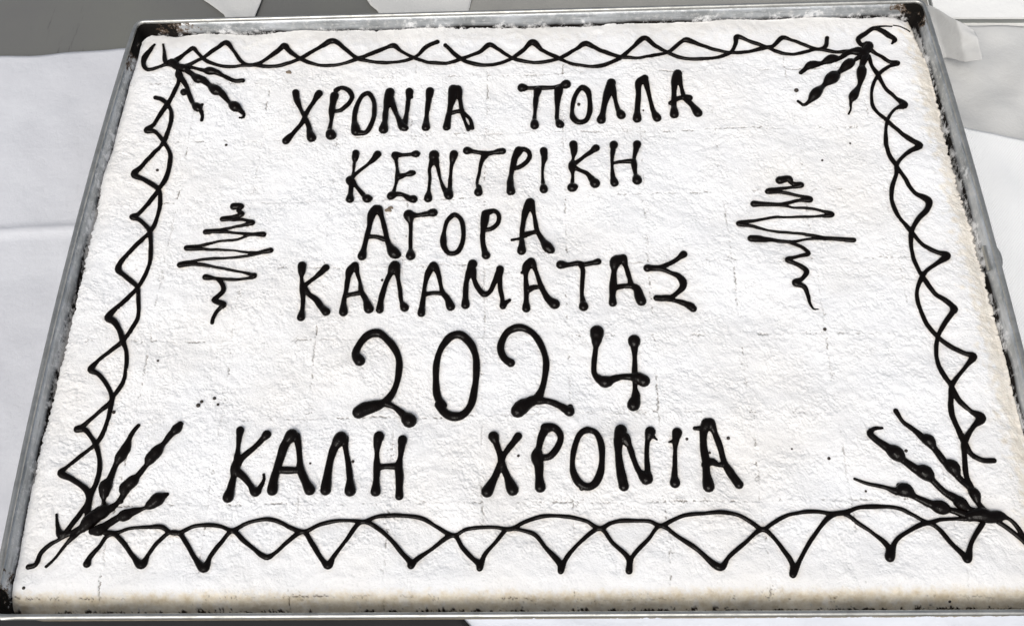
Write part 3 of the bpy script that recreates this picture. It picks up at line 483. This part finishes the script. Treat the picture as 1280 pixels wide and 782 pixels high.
PARTS = [('icing_tree','small zigzag fir tree left of the writing',[('tree',[[(-17815,16110,228),(-17300,16098,203),(-17452,15797,152),(-17144,15411,177),(-17764,15274,101),(-18500,15064,164),(-17792,15018,101),(-16886,14907,101),(-16280,14639,163),(-17077,14432,100),(-18312,14192,100),(-19482,13965,188),(-18540,14018,113),(-17251,13842,87),(-16092,13668,112),(-15356,13623,174),(-16282,13673,100),(-17180,13324,87),(-18302,13245,87),(-19630,12863,99),(-20605,12665,161),(-19459,12568,99),(-17444,12496,74),(-15789,12273,86),(-14744,12396,161),(-15771,12128,86),(-17367,11945,86),(-19452,11699,99),(-20817,11268,172),(-19771,11347,111),(-18118,11099,86),(-16846,10861,86),(-15942,10559,110),(-15609,10369,171),(-16143,10211,97),(-17501,10237,97),(-18247,10280,110),(-18934,10335,171)],[(-18185,10279,110),(-17749,9821,134),(-17618,9330,145),(-17916,8850,145),(-18120,8578,133),(-17393,8181,168),(-17756,7751,120),(-17970,7146,107),(-17990,6877,107)]])]),('icing_tree','wide zigzag fir tree right of the writing',[('tree',[[(20491,17429,250),(21120,17499,223),(21283,17155,125),(21870,16921,166),(20959,16775,97),(19553,16490,180),(20499,16383,110),(21550,16057,110),(22320,15706,179),(21496,15643,110),(20234,15342,110),(18480,15466,192),(20098,15345,110),(21019,15109,82),(22616,14907,82),(23635,14491,150),(22404,14357,82),(20779,14296,82),(19838,14318,82),(18460,14073,95),(17249,13857,150),(18271,13591,95),(19312,13295,81),(21281,12995,94),(22831,12643,107),(24781,12379,147),(23345,12520,107),(21616,12510,81),(20662,12341,94),(19487,12525,121),(17960,12589,215)],[(20530,12343,107),(21373,11695,120),(21584,11300,133),(20895,11081,106),(20137,10817,159),(20683,10466,119),(21265,9917,158),(20933,9390,118),(20436,9067,184),(20982,8785,157),(21159,8182,117),(21206,7588,78),(21405,7172,52),(21656,7138,39)]])]),('icing_border','looped border along the far edge',[('b',[[(-24252,29681,205),(-23494,30468,144),(-23040,30903,155),(-22539,30369,124),(-21974,29741,123),(-21454,29388,123),(-20159,29012,112),(-18838,29170,123),(-17900,29251,138),(-17037,29830,139),(-16338,30520,170),(-15890,30978,218),(-15475,30492,155),(-14611,29710,139),(-13228,29060,123),(-11674,28949,122),(-10613,29176,123),(-10016,29438,138),(-8973,29970,139),(-7933,30649,139),(-7401,30836,186),(-6827,30306,123),(-5781,29501,123),(-4600,28880,122),(-3068,28831,122),(-2161,29182,122),(-644,29856,138),(37,30524,200),(734,30054,123),(1765,29213,122),(2830,28819,122),(4044,28739,121),(5339,29036,137),(6498,29861,137),(7434,30539,184),(8476,29795,137),(9808,29049,136),(10552,28826,121),(11452,28737,121),(12677,29055,121),(13529,29386,121),(14754,30596,137),(15065,30687,183),(15931,30150,137),(17081,29508,121),(18255,29209,121),(19611,29264,121),(20847,29583,136),(21412,29664,136),(22346,30540,152),(22982,30215,121),(24097,29574,121),(24805,29291,136),(25362,29532,136),(25641,30427,137)],[(-23891,29065,123),(-22903,29368,133),(-22005,29945,123),(-21047,30864,145),(-20504,31413,176),(-19874,30688,124),(-18865,29371,133),(-17889,29170,138),(-16935,28978,138),(-15862,29085,123),(-14599,29588,123),(-13371,30524,139),(-12119,31317,218),(-11192,30553,139),(-10016,29438,138),(-8912,29100,122),(-7826,28965,122),(-5779,29461,123),(-4827,30545,139),(-3994,30988,155)],[(-3360,30597,139),(-2163,29242,137),(-1232,28672,137),(-163,28478,137),(747,28687,122),(1765,29173,137),(2681,29989,138),(3328,30678,215),(4057,29943,138),(5339,29036,137),(6310,28428,121),(7359,28176,121),(8414,28201,136),(9951,28885,136),(10907,29815,137),(11909,30855,199),(12735,29955,137),(13529,29386,121),(14764,28787,121),(16099,28605,121),(17157,28709,121),(18257,29229,136),(18717,30056,137),(18854,30659,168),(19720,30265,122),(21101,29574,121),(21794,29112,121),(22958,28875,120),(24805,29291,121),(25951,28974,120),(27294,29009,135)]])]),('icing_border','zigzag border along the left edge',[('b',[[(-23655,28259,204),(-23628,27468,142),(-23844,26303,131),(-24112,25476,160),(-24478,24660,139),(-24835,23539,128),(-25181,22953,217),(-24664,22852,157),(-24334,22577,133),(-23755,21822,132),(-23136,20802,132),(-23020,19680,145),(-23176,18443,144),(-23507,17664,143),(-24021,16640,142),(-24572,15715,141),(-24948,15419,184),(-24479,15206,141),(-23524,14264,140),(-23394,13930,140),(-23104,12856,125),(-22972,11561,124),(-23189,10454,123),(-23515,9598,136),(-24220,8606,135),(-25068,7369,187),(-24601,7060,186),(-24049,6303,146),(-23705,5558,158),(-23338,4821,118),(-23145,3808,117),(-23152,2671,116),(-23615,1698,115),(-23729,1285,153),(-24368,606,102),(-25216,-266,139),(-25553,-491,176),(-25031,-538,151),(-24548,-1012,125),(-24119,-1549,137),(-23678,-2473,124),(-23498,-3274,119),(-23558,-4096,131),(-23751,-4772,157),(-23716,-5576,156),(-23550,-6371,180)],[(-25131,26084,161),(-24699,25942,151),(-24101,25412,140),(-23739,24765,129),(-23592,23961,134),(-23628,22836,133),(-23755,21822,132),(-24327,20833,132),(-25132,19556,160),(-25440,18994,202),(-24659,18568,159),(-23522,17752,143),(-23226,16879,128),(-23175,15513,127),(-23423,14096,140),(-24191,12879,139),(-25072,11604,138),(-25147,11126,178),(-24608,10639,150),(-23530,9676,136),(-23290,8896,121),(-23030,7334,120),(-23282,6514,119),(-23719,5632,132),(-24327,4983,118),(-25100,4197,117),(-25431,3556,182),(-24910,3263,143),(-24240,2546,116),(-23746,1700,128),(-23645,734,114),(-23725,-352,113),(-24083,-1417,125),(-24708,-2069,112),(-25524,-2973,111),(-25845,-3415,185),(-25088,-3807,145),(-23993,-4567,144),(-23799,-5174,130),(-24093,-5971,129),(-24463,-6691,129),(-24691,-7146,154)]])]),('icing_border','deep scalloped border along the near edge',[('b',[[(-22295,-7186,143),(-21567,-7191,95),(-20889,-6930,96),(-19814,-6841,96),(-18965,-6848,131),(-18429,-7155,107),(-17939,-7195,107),(-17158,-6801,107),(-16205,-6712,107),(-15465,-6815,107),(-14708,-7063,119),(-14034,-6705,107),(-13455,-6515,107),(-12660,-6412,107),(-11915,-6601,107),(-11154,-6970,107),(-10413,-7180,119),(-9500,-6741,107),(-8559,-6543,107),(-7600,-6551,95),(-6876,-6642,119),(-6179,-6344,107),(-5229,-6230,107),(-4271,-6263,107),(-3427,-6428,107),(-2574,-6917,106),(-1550,-7440,118),(-792,-7111,106),(151,-6999,94),(977,-7005,94),(1803,-7120,106),(2593,-6718,106),(3422,-6424,106),(4250,-6334,106),(5311,-6415,106),(6246,-6664,106),(7051,-7113,117),(7649,-6795,106),(8242,-6656,106),(9180,-6652,94),(9995,-6718,106),(10561,-6998,117),(11284,-6669,117),(12006,-6399,106),(13185,-6289,106),(14242,-6225,106),(15048,-6341,106),(15817,-6766,105),(16457,-7246,116),(17039,-6919,105),(17783,-6519,105),(18742,-6288,106),(19677,-6236,105),(20587,-6351,117),(21415,-6239,117),(22150,-5981,106),(22972,-5916,117),(24346,-6000,105),(25191,-6426,105),(26018,-6908,116),(26738,-6736,93),(27550,-6684,93),(28349,-6690,116)],[(-23003,-9029,212),(-22944,-8735,142),(-22477,-8085,107),(-22126,-7428,119),(-21725,-7311,107),(-21088,-7796,119),(-20472,-8515,118),(-19835,-9049,200),(-19534,-8403,106),(-19060,-7691,107),(-18429,-7155,107),(-17939,-7195,119),(-17356,-7823,118),(-16746,-8658,129),(-16029,-9307,210),(-15802,-8605,118),(-15318,-7838,106),(-14699,-7123,119),(-13898,-7729,118),(-13240,-8210,118),(-12756,-8567,129),(-12386,-8687,141),(-11946,-8396,106),(-11307,-7748,106),(-10473,-7180,119),(-9866,-7878,118),(-9183,-8826,129),(-8772,-9201,198),(-8487,-8713,117),(-7858,-7774,106),(-7110,-6700,119),(-6632,-6704,107),(-5888,-7131,106),(-5135,-7794,106),(-4504,-8506,117),(-4007,-9034,174),(-3974,-9232,186),(-3665,-8862,128),(-2872,-8282,105),(-1550,-7440,118),(-1000,-8178,105),(-400,-8826,116),(15,-9176,185),(31,-9407,162),(296,-8655,116),(986,-7838,105),(1568,-7130,106),(1886,-7108,94),(2592,-7233,94),(3236,-7476,106),(3870,-8271,105),(4666,-9206,162),(4693,-9609,161),(5020,-8862,116),(5976,-7816,105),(7051,-7113,117),(7716,-7946,93),(8615,-8943,139),(8591,-9632,161),(8828,-8829,116),(9813,-7786,105),(10561,-6998,105),(11558,-7681,105),(12540,-8390,116),(13819,-9436,183),(14331,-8866,115),(15330,-8060,104),(16457,-7246,116),(16950,-7662,104),(17431,-8425,104),(17867,-9291,137),(17810,-9915,159),(18381,-9008,115),(19229,-7797,104),(20573,-6447,117),(21391,-6394,105),(22007,-6876,105),(22723,-7413,104),(23485,-8293,138),(23454,-8927,252),(24000,-7949,104),(24777,-7429,104),(26011,-6944,116),(26519,-7266,116),(27025,-8145,115),(27547,-8897,160),(27668,-9126,194),(28154,-8153,115),(29084,-6992,116)]])]),('icing_border','zigzag border along the right edge',[('b',[[(28572,29183,172),(29187,28516,122),(29795,27855,122),(30364,27678,182),(29713,27381,109),(28879,26697,121),(28308,25777,108),(27986,24554,107),(27985,23491,118),(28619,22425,117),(29465,21264,128),(30174,20531,156),(30586,20113,227),(29874,19656,141),(29303,19197,127),(28681,18432,126),(28503,17664,125),(28022,16490,124),(27859,15326,123),(28059,14173,122),(28706,12948,135),(29255,11983,121),(30052,11338,133),(30644,11015,213),(29870,10410,119),(29118,9888,119),(28746,9437,132),(28280,8540,118),(28151,7647,117),(28259,6730,129),(28472,5855,115),(28946,5058,127),(29567,4410,127),(30320,3836,139),(30774,3623,201),(30194,2935,113),(29070,1653,124),(28846,849,136),(28705,-41,137),(28747,-631,137),(29050,-2084,149),(29297,-2800,148),(29806,-3200,134),(30523,-3236,147)],[(28393,28462,147),(28508,27340,121),(28793,26543,145),(29139,25442,108),(29709,24655,119),(30215,23879,237),(29495,23447,106),(28901,22714,106),(28540,21835,105),(28287,20316,128),(28334,19222,127),(28624,18347,126),(29030,17310,125),(29510,16202,138),(30314,15433,206),(30121,14779,177),(29365,13980,136),(28747,13027,135),(28519,12077,121),(28482,10670,119),(28772,9437,132),(29312,8221,130),(30156,7315,142),(30272,6946,206),(30094,6698,155),(29507,5982,128),(28960,5129,127),(28641,4143,114),(28547,3028,125),(28752,2201,125),(29009,1654,124),(29290,696,138),(29827,19,137),(30396,-475,246),(29795,-1082,136),(29050,-2084,162),(28872,-2936,134),(28740,-4195,120),(28856,-4885,172)]])]),('icing_spray','corner spray with looping curl in the far left corner',[('icing_curl',[[(-26229,31549,83),(-26450,30907,145),(-26757,30102,206),(-26675,29423,164),(-26255,28940,133),(-25560,29119,123),(-24887,29432,144),(-24375,29483,287),(-24006,29135,246),(-23348,28914,286)],[(-25558,31570,73),(-25297,30732,103),(-25049,29774,144),(-24782,29429,164)]]),('icing_twig',[[(-23283,29152,143),(-22517,28887,123),(-21863,28667,143),(-21331,28557,285),(-20849,28435,224),(-20233,28085,132),(-19349,27623,142),(-18738,27643,162)]]),('icing_twig',[[(-23338,28847,204),(-22744,28363,163),(-22144,27816,325),(-21825,27740,243),(-21231,27197,162),(-20581,26592,362),(-20195,26386,221),(-19466,25529,150),(-18949,25068,358),(-18561,24803,179),(-18200,24351,109),(-18267,24102,99),(-18487,24108,79)]]),('icing_twig',[[(-23847,28796,163),(-23707,28261,265),(-23508,27990,183),(-22968,27186,141),(-22637,26396,151),(-22188,25483,140),(-21763,25024,319),(-21461,24699,139),(-21262,24188,109),(-21241,23787,119)],[(-22822,26596,161),(-23016,26537,262)],[(-21611,25020,139),(-21451,25295,100)]])]),('icing_spray','corner spray with thin wisp in the far right corner',[('icing_curl',[[(30352,29660,74),(30597,30012,173),(30244,30435,198),(29721,30949,149),(29279,31221,149),(28598,30822,149),(27957,30266,148),(28108,29687,148),(28565,29508,295),(28145,28792,294),(28114,28230,244),(27823,29046,245),(27328,28981,221)],[(29295,31309,87),(29921,31375,62),(30582,31297,50)],[(30723,31386,37),(31390,31227,37),(31926,30942,37)]]),('icing_twig',[[(27677,28889,245),(27074,28908,221),(26260,28339,134),(25580,28233,318),(24868,27903,146),(23998,27724,268),(23595,27418,170),(23223,27066,134)]]),('icing_twig',[[(27853,28479,171),(27309,28096,146),(26827,27712,341),(26061,27023,170),(25432,26413,386),(24666,25657,156),(23962,24875,311),(23401,24233,143),(23017,24016,107),(22754,24253,95),(22652,24378,84)]]),('icing_twig',[[(28091,28311,220),(27759,27523,170),(27634,26973,315),(27328,25808,144),(26721,24745,287),(26426,24143,107),(26332,23540,71),(26110,23095,59)]])]),('icing_spray','corner spray with crossed tails in the near left corner',[('icing_curl',[[(-25555,-6024,65),(-25301,-6750,103),(-24994,-7247,179),(-24685,-7172,128)],[(-26577,-9124,141),(-26184,-9008,130),(-26035,-8358,107),(-25553,-7824,107),(-25013,-7527,95),(-24363,-7170,120),(-23806,-6931,192)],[(-25495,-9130,71),(-25108,-8720,71),(-24570,-7891,95),(-24093,-7293,143),(-23709,-6810,240)],[(-23702,-6893,257),(-23391,-6503,360),(-22936,-5848,285)]]),('icing_twig',[[(-23495,-6634,309),(-23013,-6112,336),(-22672,-5850,310),(-22872,-5183,104),(-22914,-4644,287),(-22916,-4306,340),(-22744,-3831,184),(-22531,-2869,159),(-22288,-2384,266),(-22098,-1965,267),(-21974,-1188,134),(-21795,-690,108),(-21582,-361,94)]]),('icing_twig',[[(-23326,-6504,309),(-22672,-5850,259),(-22317,-5654,207),(-21987,-5324,130),(-21693,-4791,156),(-21638,-4386,314),(-21303,-4050,341),(-20979,-3643,158),(-20556,-3028,132),(-20307,-2545,345),(-20086,-2268,345),(-19723,-1639,133),(-19300,-934,188),(-19075,-651,269),(-18922,-337,162)],[(-21934,-5258,117),(-21796,-5219,117)]]),('icing_twig',[[(-23073,-7093,179),(-22630,-7032,307),(-22357,-6773,231),(-21675,-6255,180),(-21307,-6126,309),(-20951,-5931,232),(-20212,-5673,103),(-19799,-5410,259),(-19517,-5146,337),(-19283,-4974,208),(-19021,-4815,104)]])]),('icing_spray','corner spray with a double tail in the near right corner',[('icing_curl',[[(28434,-6571,261),(29089,-6510,365),(29572,-6648,287),(30035,-6585,261),(30580,-6722,104),(30995,-7182,117),(31263,-7830,129),(31551,-8467,128)],[(29961,-6916,130),(30556,-7383,116),(31187,-8028,116),(31604,-8529,128)]]),('icing_twig',[[(25380,32,138),(25648,-592,110),(26215,-1184,123),(26709,-1770,190),(26914,-1887,326),(27237,-2492,148),(27679,-3276,188),(28017,-3561,375),(28282,-4190,160),(28791,-4885,172),(28978,-5228,290),(29105,-5839,131),(29474,-6513,183)]]),('icing_twig',[[(24345,-1088,82),(23866,-1126,109),(23544,-1443,164),(23874,-1881,190),(24457,-2390,216),(24860,-2751,351),(25249,-3180,188),(25872,-3748,214),(26358,-3963,374),(26789,-4452,173),(27319,-5076,159),(27885,-5490,237),(28088,-5763,355),(28519,-6171,183),(28961,-6509,261)]]),('icing_twig',[[(22225,-4241,80),(22965,-4553,93),(23848,-4769,120),(24584,-5050,185),(24962,-4985,344),(25564,-5401,158),(26394,-5815,184),(26936,-6023,354),(27489,-6162,157),(28320,-6504,183)],[(24877,-4875,186),(24703,-4681,120)]])])]
for kind, lab, subs in PARTS:
    if len(subs) == 1:
        piped(kind, subs[0][1], cake, lab)
    else:
        h = holder(kind, cake, lab)
        for nm, strokes in subs: piped(nm, strokes, h)
for d in [(-19149,21569,73),(-23854,19398,87),(-21116,4107,65),(-17802,1205,76),(-17965,933,114),(-17039,1443,89),(-16760,1027,76),(-23360,593,89),(-6883,9870,67),(-10481,-2938,61),(-7861,-2837,73),(2261,-2613,61),(12525,-1645,73),(15023,-1635,85),(13843,-2497,61),(21880,5678,90),(20883,-2981,84),(25499,-2575,72),(18788,-2322,48),(22645,25335,132),(25814,20472,57),(6697,24530,89),(11394,23922,59),(23632,18997,56),(-26560,-10362,70),(26513,-11297,68),(22777,-4979,59)]:
    piped('chocolate_drop', [[d]], cake, None, CHOC, 0.0002)
for i, d in enumerate([(-15266,28325,153),(-6830,15506,182),(-6673,15704,140)]):
    x, y, r = d
    piped('cake_crumb', [[(x - r * 0.7, y, r * 0.55), (x + r * 0.2, y + r * 0.15, r * 0.7), (x + r * 0.9, y - r * 0.3, r * 0.4)]], cake, None, CRUMB, 0.0003)

# tan halo painted into the sugar in place of the icing's soft shadow
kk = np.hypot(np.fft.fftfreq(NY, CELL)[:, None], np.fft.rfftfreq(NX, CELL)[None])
icing_shade = np.fft.irfft2(np.fft.rfft2(ICING_SHADE) * np.exp(-(kk * 2 * math.pi * 0.0020) ** 2 / 2), sh)
icing_shade = np.clip(icing_shade / np.quantile(icing_shade[ICING_SHADE > 0], 0.7), 0, 1) * (0.35 + 0.65 * sstep(-1.0, 1.0, mid + 0.3 * n1))
col[:NX * NY, 3] = icing_shade.ravel(); col[NX * NY:, 3] = 0
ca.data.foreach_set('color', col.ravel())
# ---------------------------------------------------------------- papers round the tray
def sheet(name, label, cat, A, B, mat, z=0.0008, amp=0.001, n=90, m=60, lift=None, seed=0, wl=(0.05, 0.16), thick=0.0004):
    """a ruled sheet between edge polylines A and B (metres), gently rumpled"""
    def rs(P, k):
        P = np.array(P, float); d = np.r_[0, np.cumsum(np.linalg.norm(np.diff(P, axis=0), axis=1))]; u_ = np.linspace(0, d[-1], k)
        return np.stack([np.interp(u_, d, P[:, i]) for i in range(P.shape[1])], -1)
    A = [(*p, ZT + z) if len(p) == 2 else p for p in A]; B = [(*p, ZT + z) if len(p) == 2 else p for p in B]
    a, b = rs(A, n), rs(B, n); v_ = np.linspace(0, 1, m)[:, None, None]
    G = a[None] * (1 - v_) + b[None] * v_
    g = np.random.default_rng(seed)
    cell = max(np.linalg.norm(a[-1] - a[0]) / n, 1e-4)
    f = np.fft.rfft2(g.standard_normal((m, n))); k = np.hypot(np.fft.fftfreq(m, cell)[:, None], np.fft.rfftfreq(n, cell)[None]) + 1e-9
    r = np.fft.irfft2(f * np.exp(-(np.log(k * math.sqrt(wl[0] * wl[1])) / 0.7) ** 2), (m, n)); r /= r.std() + 1e-12
    G[..., 2] += amp * (r - r.min()) * 0.4
    if lift is not None: G[..., 2] += lift(G[..., 0], G[..., 1])
    co = G.reshape(-1, 3); ix = np.arange(n * m).reshape(m, n)
    q = np.stack([ix[:-1, :-1], ix[:-1, 1:], ix[1:, 1:], ix[1:, :-1]], -1).reshape(-1, 4)
    org = co[:, :].mean(0); org[2] = ZT
    o = mesh_np(name, co - org, q, mat); o.location = org
    s_ = o.modifiers.new('thickness', 'SOLIDIFY'); s_.thickness = thick; s_.offset = 0
    o['label'] = label; o['category'] = cat
    return o
BG = {'leftA': [(-0.5268, 0.3483), (-0.4159, 0.3474), (-0.3897, 0.3465), (-0.3615, 0.3491), (-0.3041, 0.3526), (-0.1927, 0.3586)], 'leftB': [(-0.5211, -0.0975), (-0.3335, -0.101), (-0.2924, -0.1021), (-0.272, -0.1022), (-0.2416, -0.1024), (-0.1713, -0.1018)], 'wedgeA': [(-0.2657, 0.4329), (-0.2527, 0.4085), (-0.2423, 0.3997), (-0.2302, 0.3881), (-0.2122, 0.3522)], 'wedgeB': [(-0.1959, 0.4303), (-0.2, 0.4066), (-0.2015, 0.3963), (-0.2031, 0.3871), (-0.2041, 0.3519)], 'midA': [(-0.1158, 0.432), (-0.1095, 0.4032), (-0.1055, 0.3956), (-0.0989, 0.3889), (-0.0774, 0.3476)], 'midB': [(-0.0123, 0.428), (-0.0186, 0.3999), (-0.0198, 0.3925), (-0.021, 0.3861), (-0.024, 0.3459)], 'beiA': [(-0.03, 0.4389), (0.1948, 0.4348), (0.3912, 0.4318)], 'beiB': [(-0.0308, 0.3465), (0.1862, 0.3436), (0.3712, 0.3331)], 'rgtA': [(0.3365, 0.3537), (0.3813, 0.3521), (0.4448, 0.3499), (0.5578, 0.346)], 'rgtB': [(0.3439, 0.1996), (0.3672, 0.199), (0.4251, 0.1976), (0.5454, 0.1946)], 'towA': [(0.3365, 0.2528), (0.358, 0.2407), (0.3777, 0.2356), (0.3994, 0.2275), (0.4736, 0.2006)], 'towB': [(0.3517, -0.0087), (0.3561, -0.0115), (0.3705, -0.0143), (0.3947, -0.0173), (0.483, -0.0209)], 'flapA': [(0.3432, 0.3635, -0.04), (0.3496, 0.3569, -0.024), (0.3618, 0.3292, -0.012), (0.3738, 0.3196, -0.012)], 'flapB': [(0.341, 0.314, -0.042), (0.3576, 0.3103, -0.034), (0.3662, 0.2976, -0.024), (0.3756, 0.2932, -0.016)], 'nearA': [(-0.0506, -0.0778), (0.047, -0.0784), (0.1948, -0.0794), (0.3986, -0.0758)], 'nearB': [(-0.0139, -0.1317), (0.0745, -0.132), (0.1878, -0.1324), (0.4186, -0.1331)], 'stripA': [(-0.4067, -0.0958), (-0.2025, -0.0944), (-0.0297, -0.0953)], 'stripB': [(-0.3908, -0.1437), (-0.1938, -0.1442), (0.0174, -0.1447)], 'boxF': [(0.36, 0.3565, -0.046), (0.5719, 0.3491, -0.046)]}
def facets(seed, n, amp, cx, cy, size):
    g = np.random.default_rng(seed); L = [(g.uniform(0, math.pi), g.uniform(-size, size), g.uniform(-1, 1)) for _ in range(n)]
    def h(x, y):
        s_ = 0
        for a, c, k in L:
            d = (x - cx) * math.cos(a) + (y - cy) * math.sin(a) - c
            s_ = s_ + k * amp * np.minimum(np.maximum(d, 0), 0.022)
        return s_ - s_.min()
    return h
FAC_L, FAC_R = facets(5, 13, 0.045, -0.36, 0.12, 0.16), facets(8, 9, 0.05, 0.42, 0.30, 0.1)
NEARP = m_paper('bluish_white_paper', (0.76, 0.79, 0.86), (0.72, 0.75, 0.82))
WHITE = m_paper('white_wrapping_paper', (0.62, 0.63, 0.66), (0.55, 0.555, 0.585))
PALE = m_paper('pale_grease_proof_paper', (0.60, 0.60, 0.585), (0.50, 0.50, 0.49))
BEIGE = m_paper('thin_beige_paper', (0.33, 0.325, 0.30), (0.27, 0.265, 0.25))
TOWEL = m_paper('embossed_paper_towel', (0.83, 0.84, 0.84), (0.78, 0.79, 0.79), True)
CARD = m_paper('white_card', (0.84, 0.84, 0.82), (0.81, 0.81, 0.79), False, 4)
BOX_SHADE = m_flat('shaded_box_front', (0.23, 0.245, 0.235), (0.27, 0.28, 0.27), 30, 0.6)  # shade on the white box's front, put into its colour
sheet('paper_sheet', 'wide white paper sheet creased across, under the left side of the tray', 'paper', BG['leftA'], BG['leftB'], WHITE, 0.001, 0.0010, 150, 150, seed=3, wl=(0.04, 0.13),
      lift=lambda x, y: FAC_L(x, y) + 0.003 * np.exp(-((y - 0.1709 - 0.03 * (x + 0.35)) / 0.004) ** 2))
sheet('paper_sheet', 'narrow pale wedge of paper on grey table behind the far tray wall', 'paper', BG['wedgeA'], BG['wedgeB'], PALE, 0.001, 0.0012, 40, 30, seed=5)
sheet('paper_sheet', 'pale grey paper piece beside the beige sheet behind the tray', 'paper', BG['midA'], BG['midB'], PALE, 0.0012, 0.0012, 40, 30, seed=6)
sheet('paper_sheet', 'thin beige paper lying along the far side of the tray', 'paper', BG['beiA'], BG['beiB'], BEIGE, 0.0005, 0.0004, 60, 30, seed=7)
sheet('paper_sheet', 'smooth rumpled white paper between the white box and paper towel', 'paper', BG['rgtA'], BG['rgtB'], PALE, 0.0006, 0.0035, 80, 60, seed=9, wl=(0.05, 0.12), lift=FAC_R)
sheet('paper_towel', 'white paper towel with fine diagonal embossing beside right tray wall', 'paper towel', BG['towA'], BG['towB'], TOWEL, 0.0125, 0.0015, 80, 100, seed=12)
sheet('paper_flap', 'curled translucent paper corner standing up behind far right tray corner', 'paper', BG['flapA'], BG['flapB'], PALE, 0.0, 0.0015, 40, 40, seed=13, wl=(0.03, 0.06))
sheet('paper_sheet', 'bluish white paper showing below the near rim of the tray', 'paper', BG['nearA'], BG['nearB'], NEARP, 0.001, 0.0004, 60, 30, seed=15)
BLACK = m_flat('black_strip', (0.012, 0.012, 0.014), (0.022, 0.022, 0.024), 60, 0.85)
sheet('cloth', 'black cloth lying below the near rim, left of the bluish white paper', 'cloth', BG['stripA'], BG['stripB'], BLACK, 0.0022, 0.0002, 60, 30, seed=21)  # plain flat black strip along the near rim
bx = empty('white_box', 'low white box, front edge greyed as if in shade, behind the rumpled paper', 'box', (BG['boxF'][0][0], BG['boxF'][0][1], ZT))
(x0, y0, _), (x1, y1, _) = BG['boxF']
def box_mesh(name, x0, x1, y0, y1, z0, z1, mat):
    c = [(x, y, z) for z in (z0, z1) for x, y in ((x0, y0), (x1, y0), (x1, y1), (x0, y1))]
    fcs = [(3, 2, 1, 0), (4, 5, 6, 7), (0, 1, 5, 4), (1, 2, 6, 5), (2, 3, 7, 6), (3, 0, 4, 7)]
    return mesh_np(name, c, fcs, mat, bx, smooth=False)
ang = math.atan2(y1 - y0, x1 - x0); bx.rotation_euler = (0, 0, ang)
LB = math.hypot(x1 - x0, y1 - y0)
box_mesh('lid', 0, LB, 0.0012, 0.30, 0.0075, 0.0095, CARD)
box_mesh('front_panel', 0.001, LB - 0.001, 0.0032, 0.29, 0.0012, 0.0075, BOX_SHADE)
box_mesh('base', 0, LB, 0, 0.30, 0.0, 0.0012, CARD)
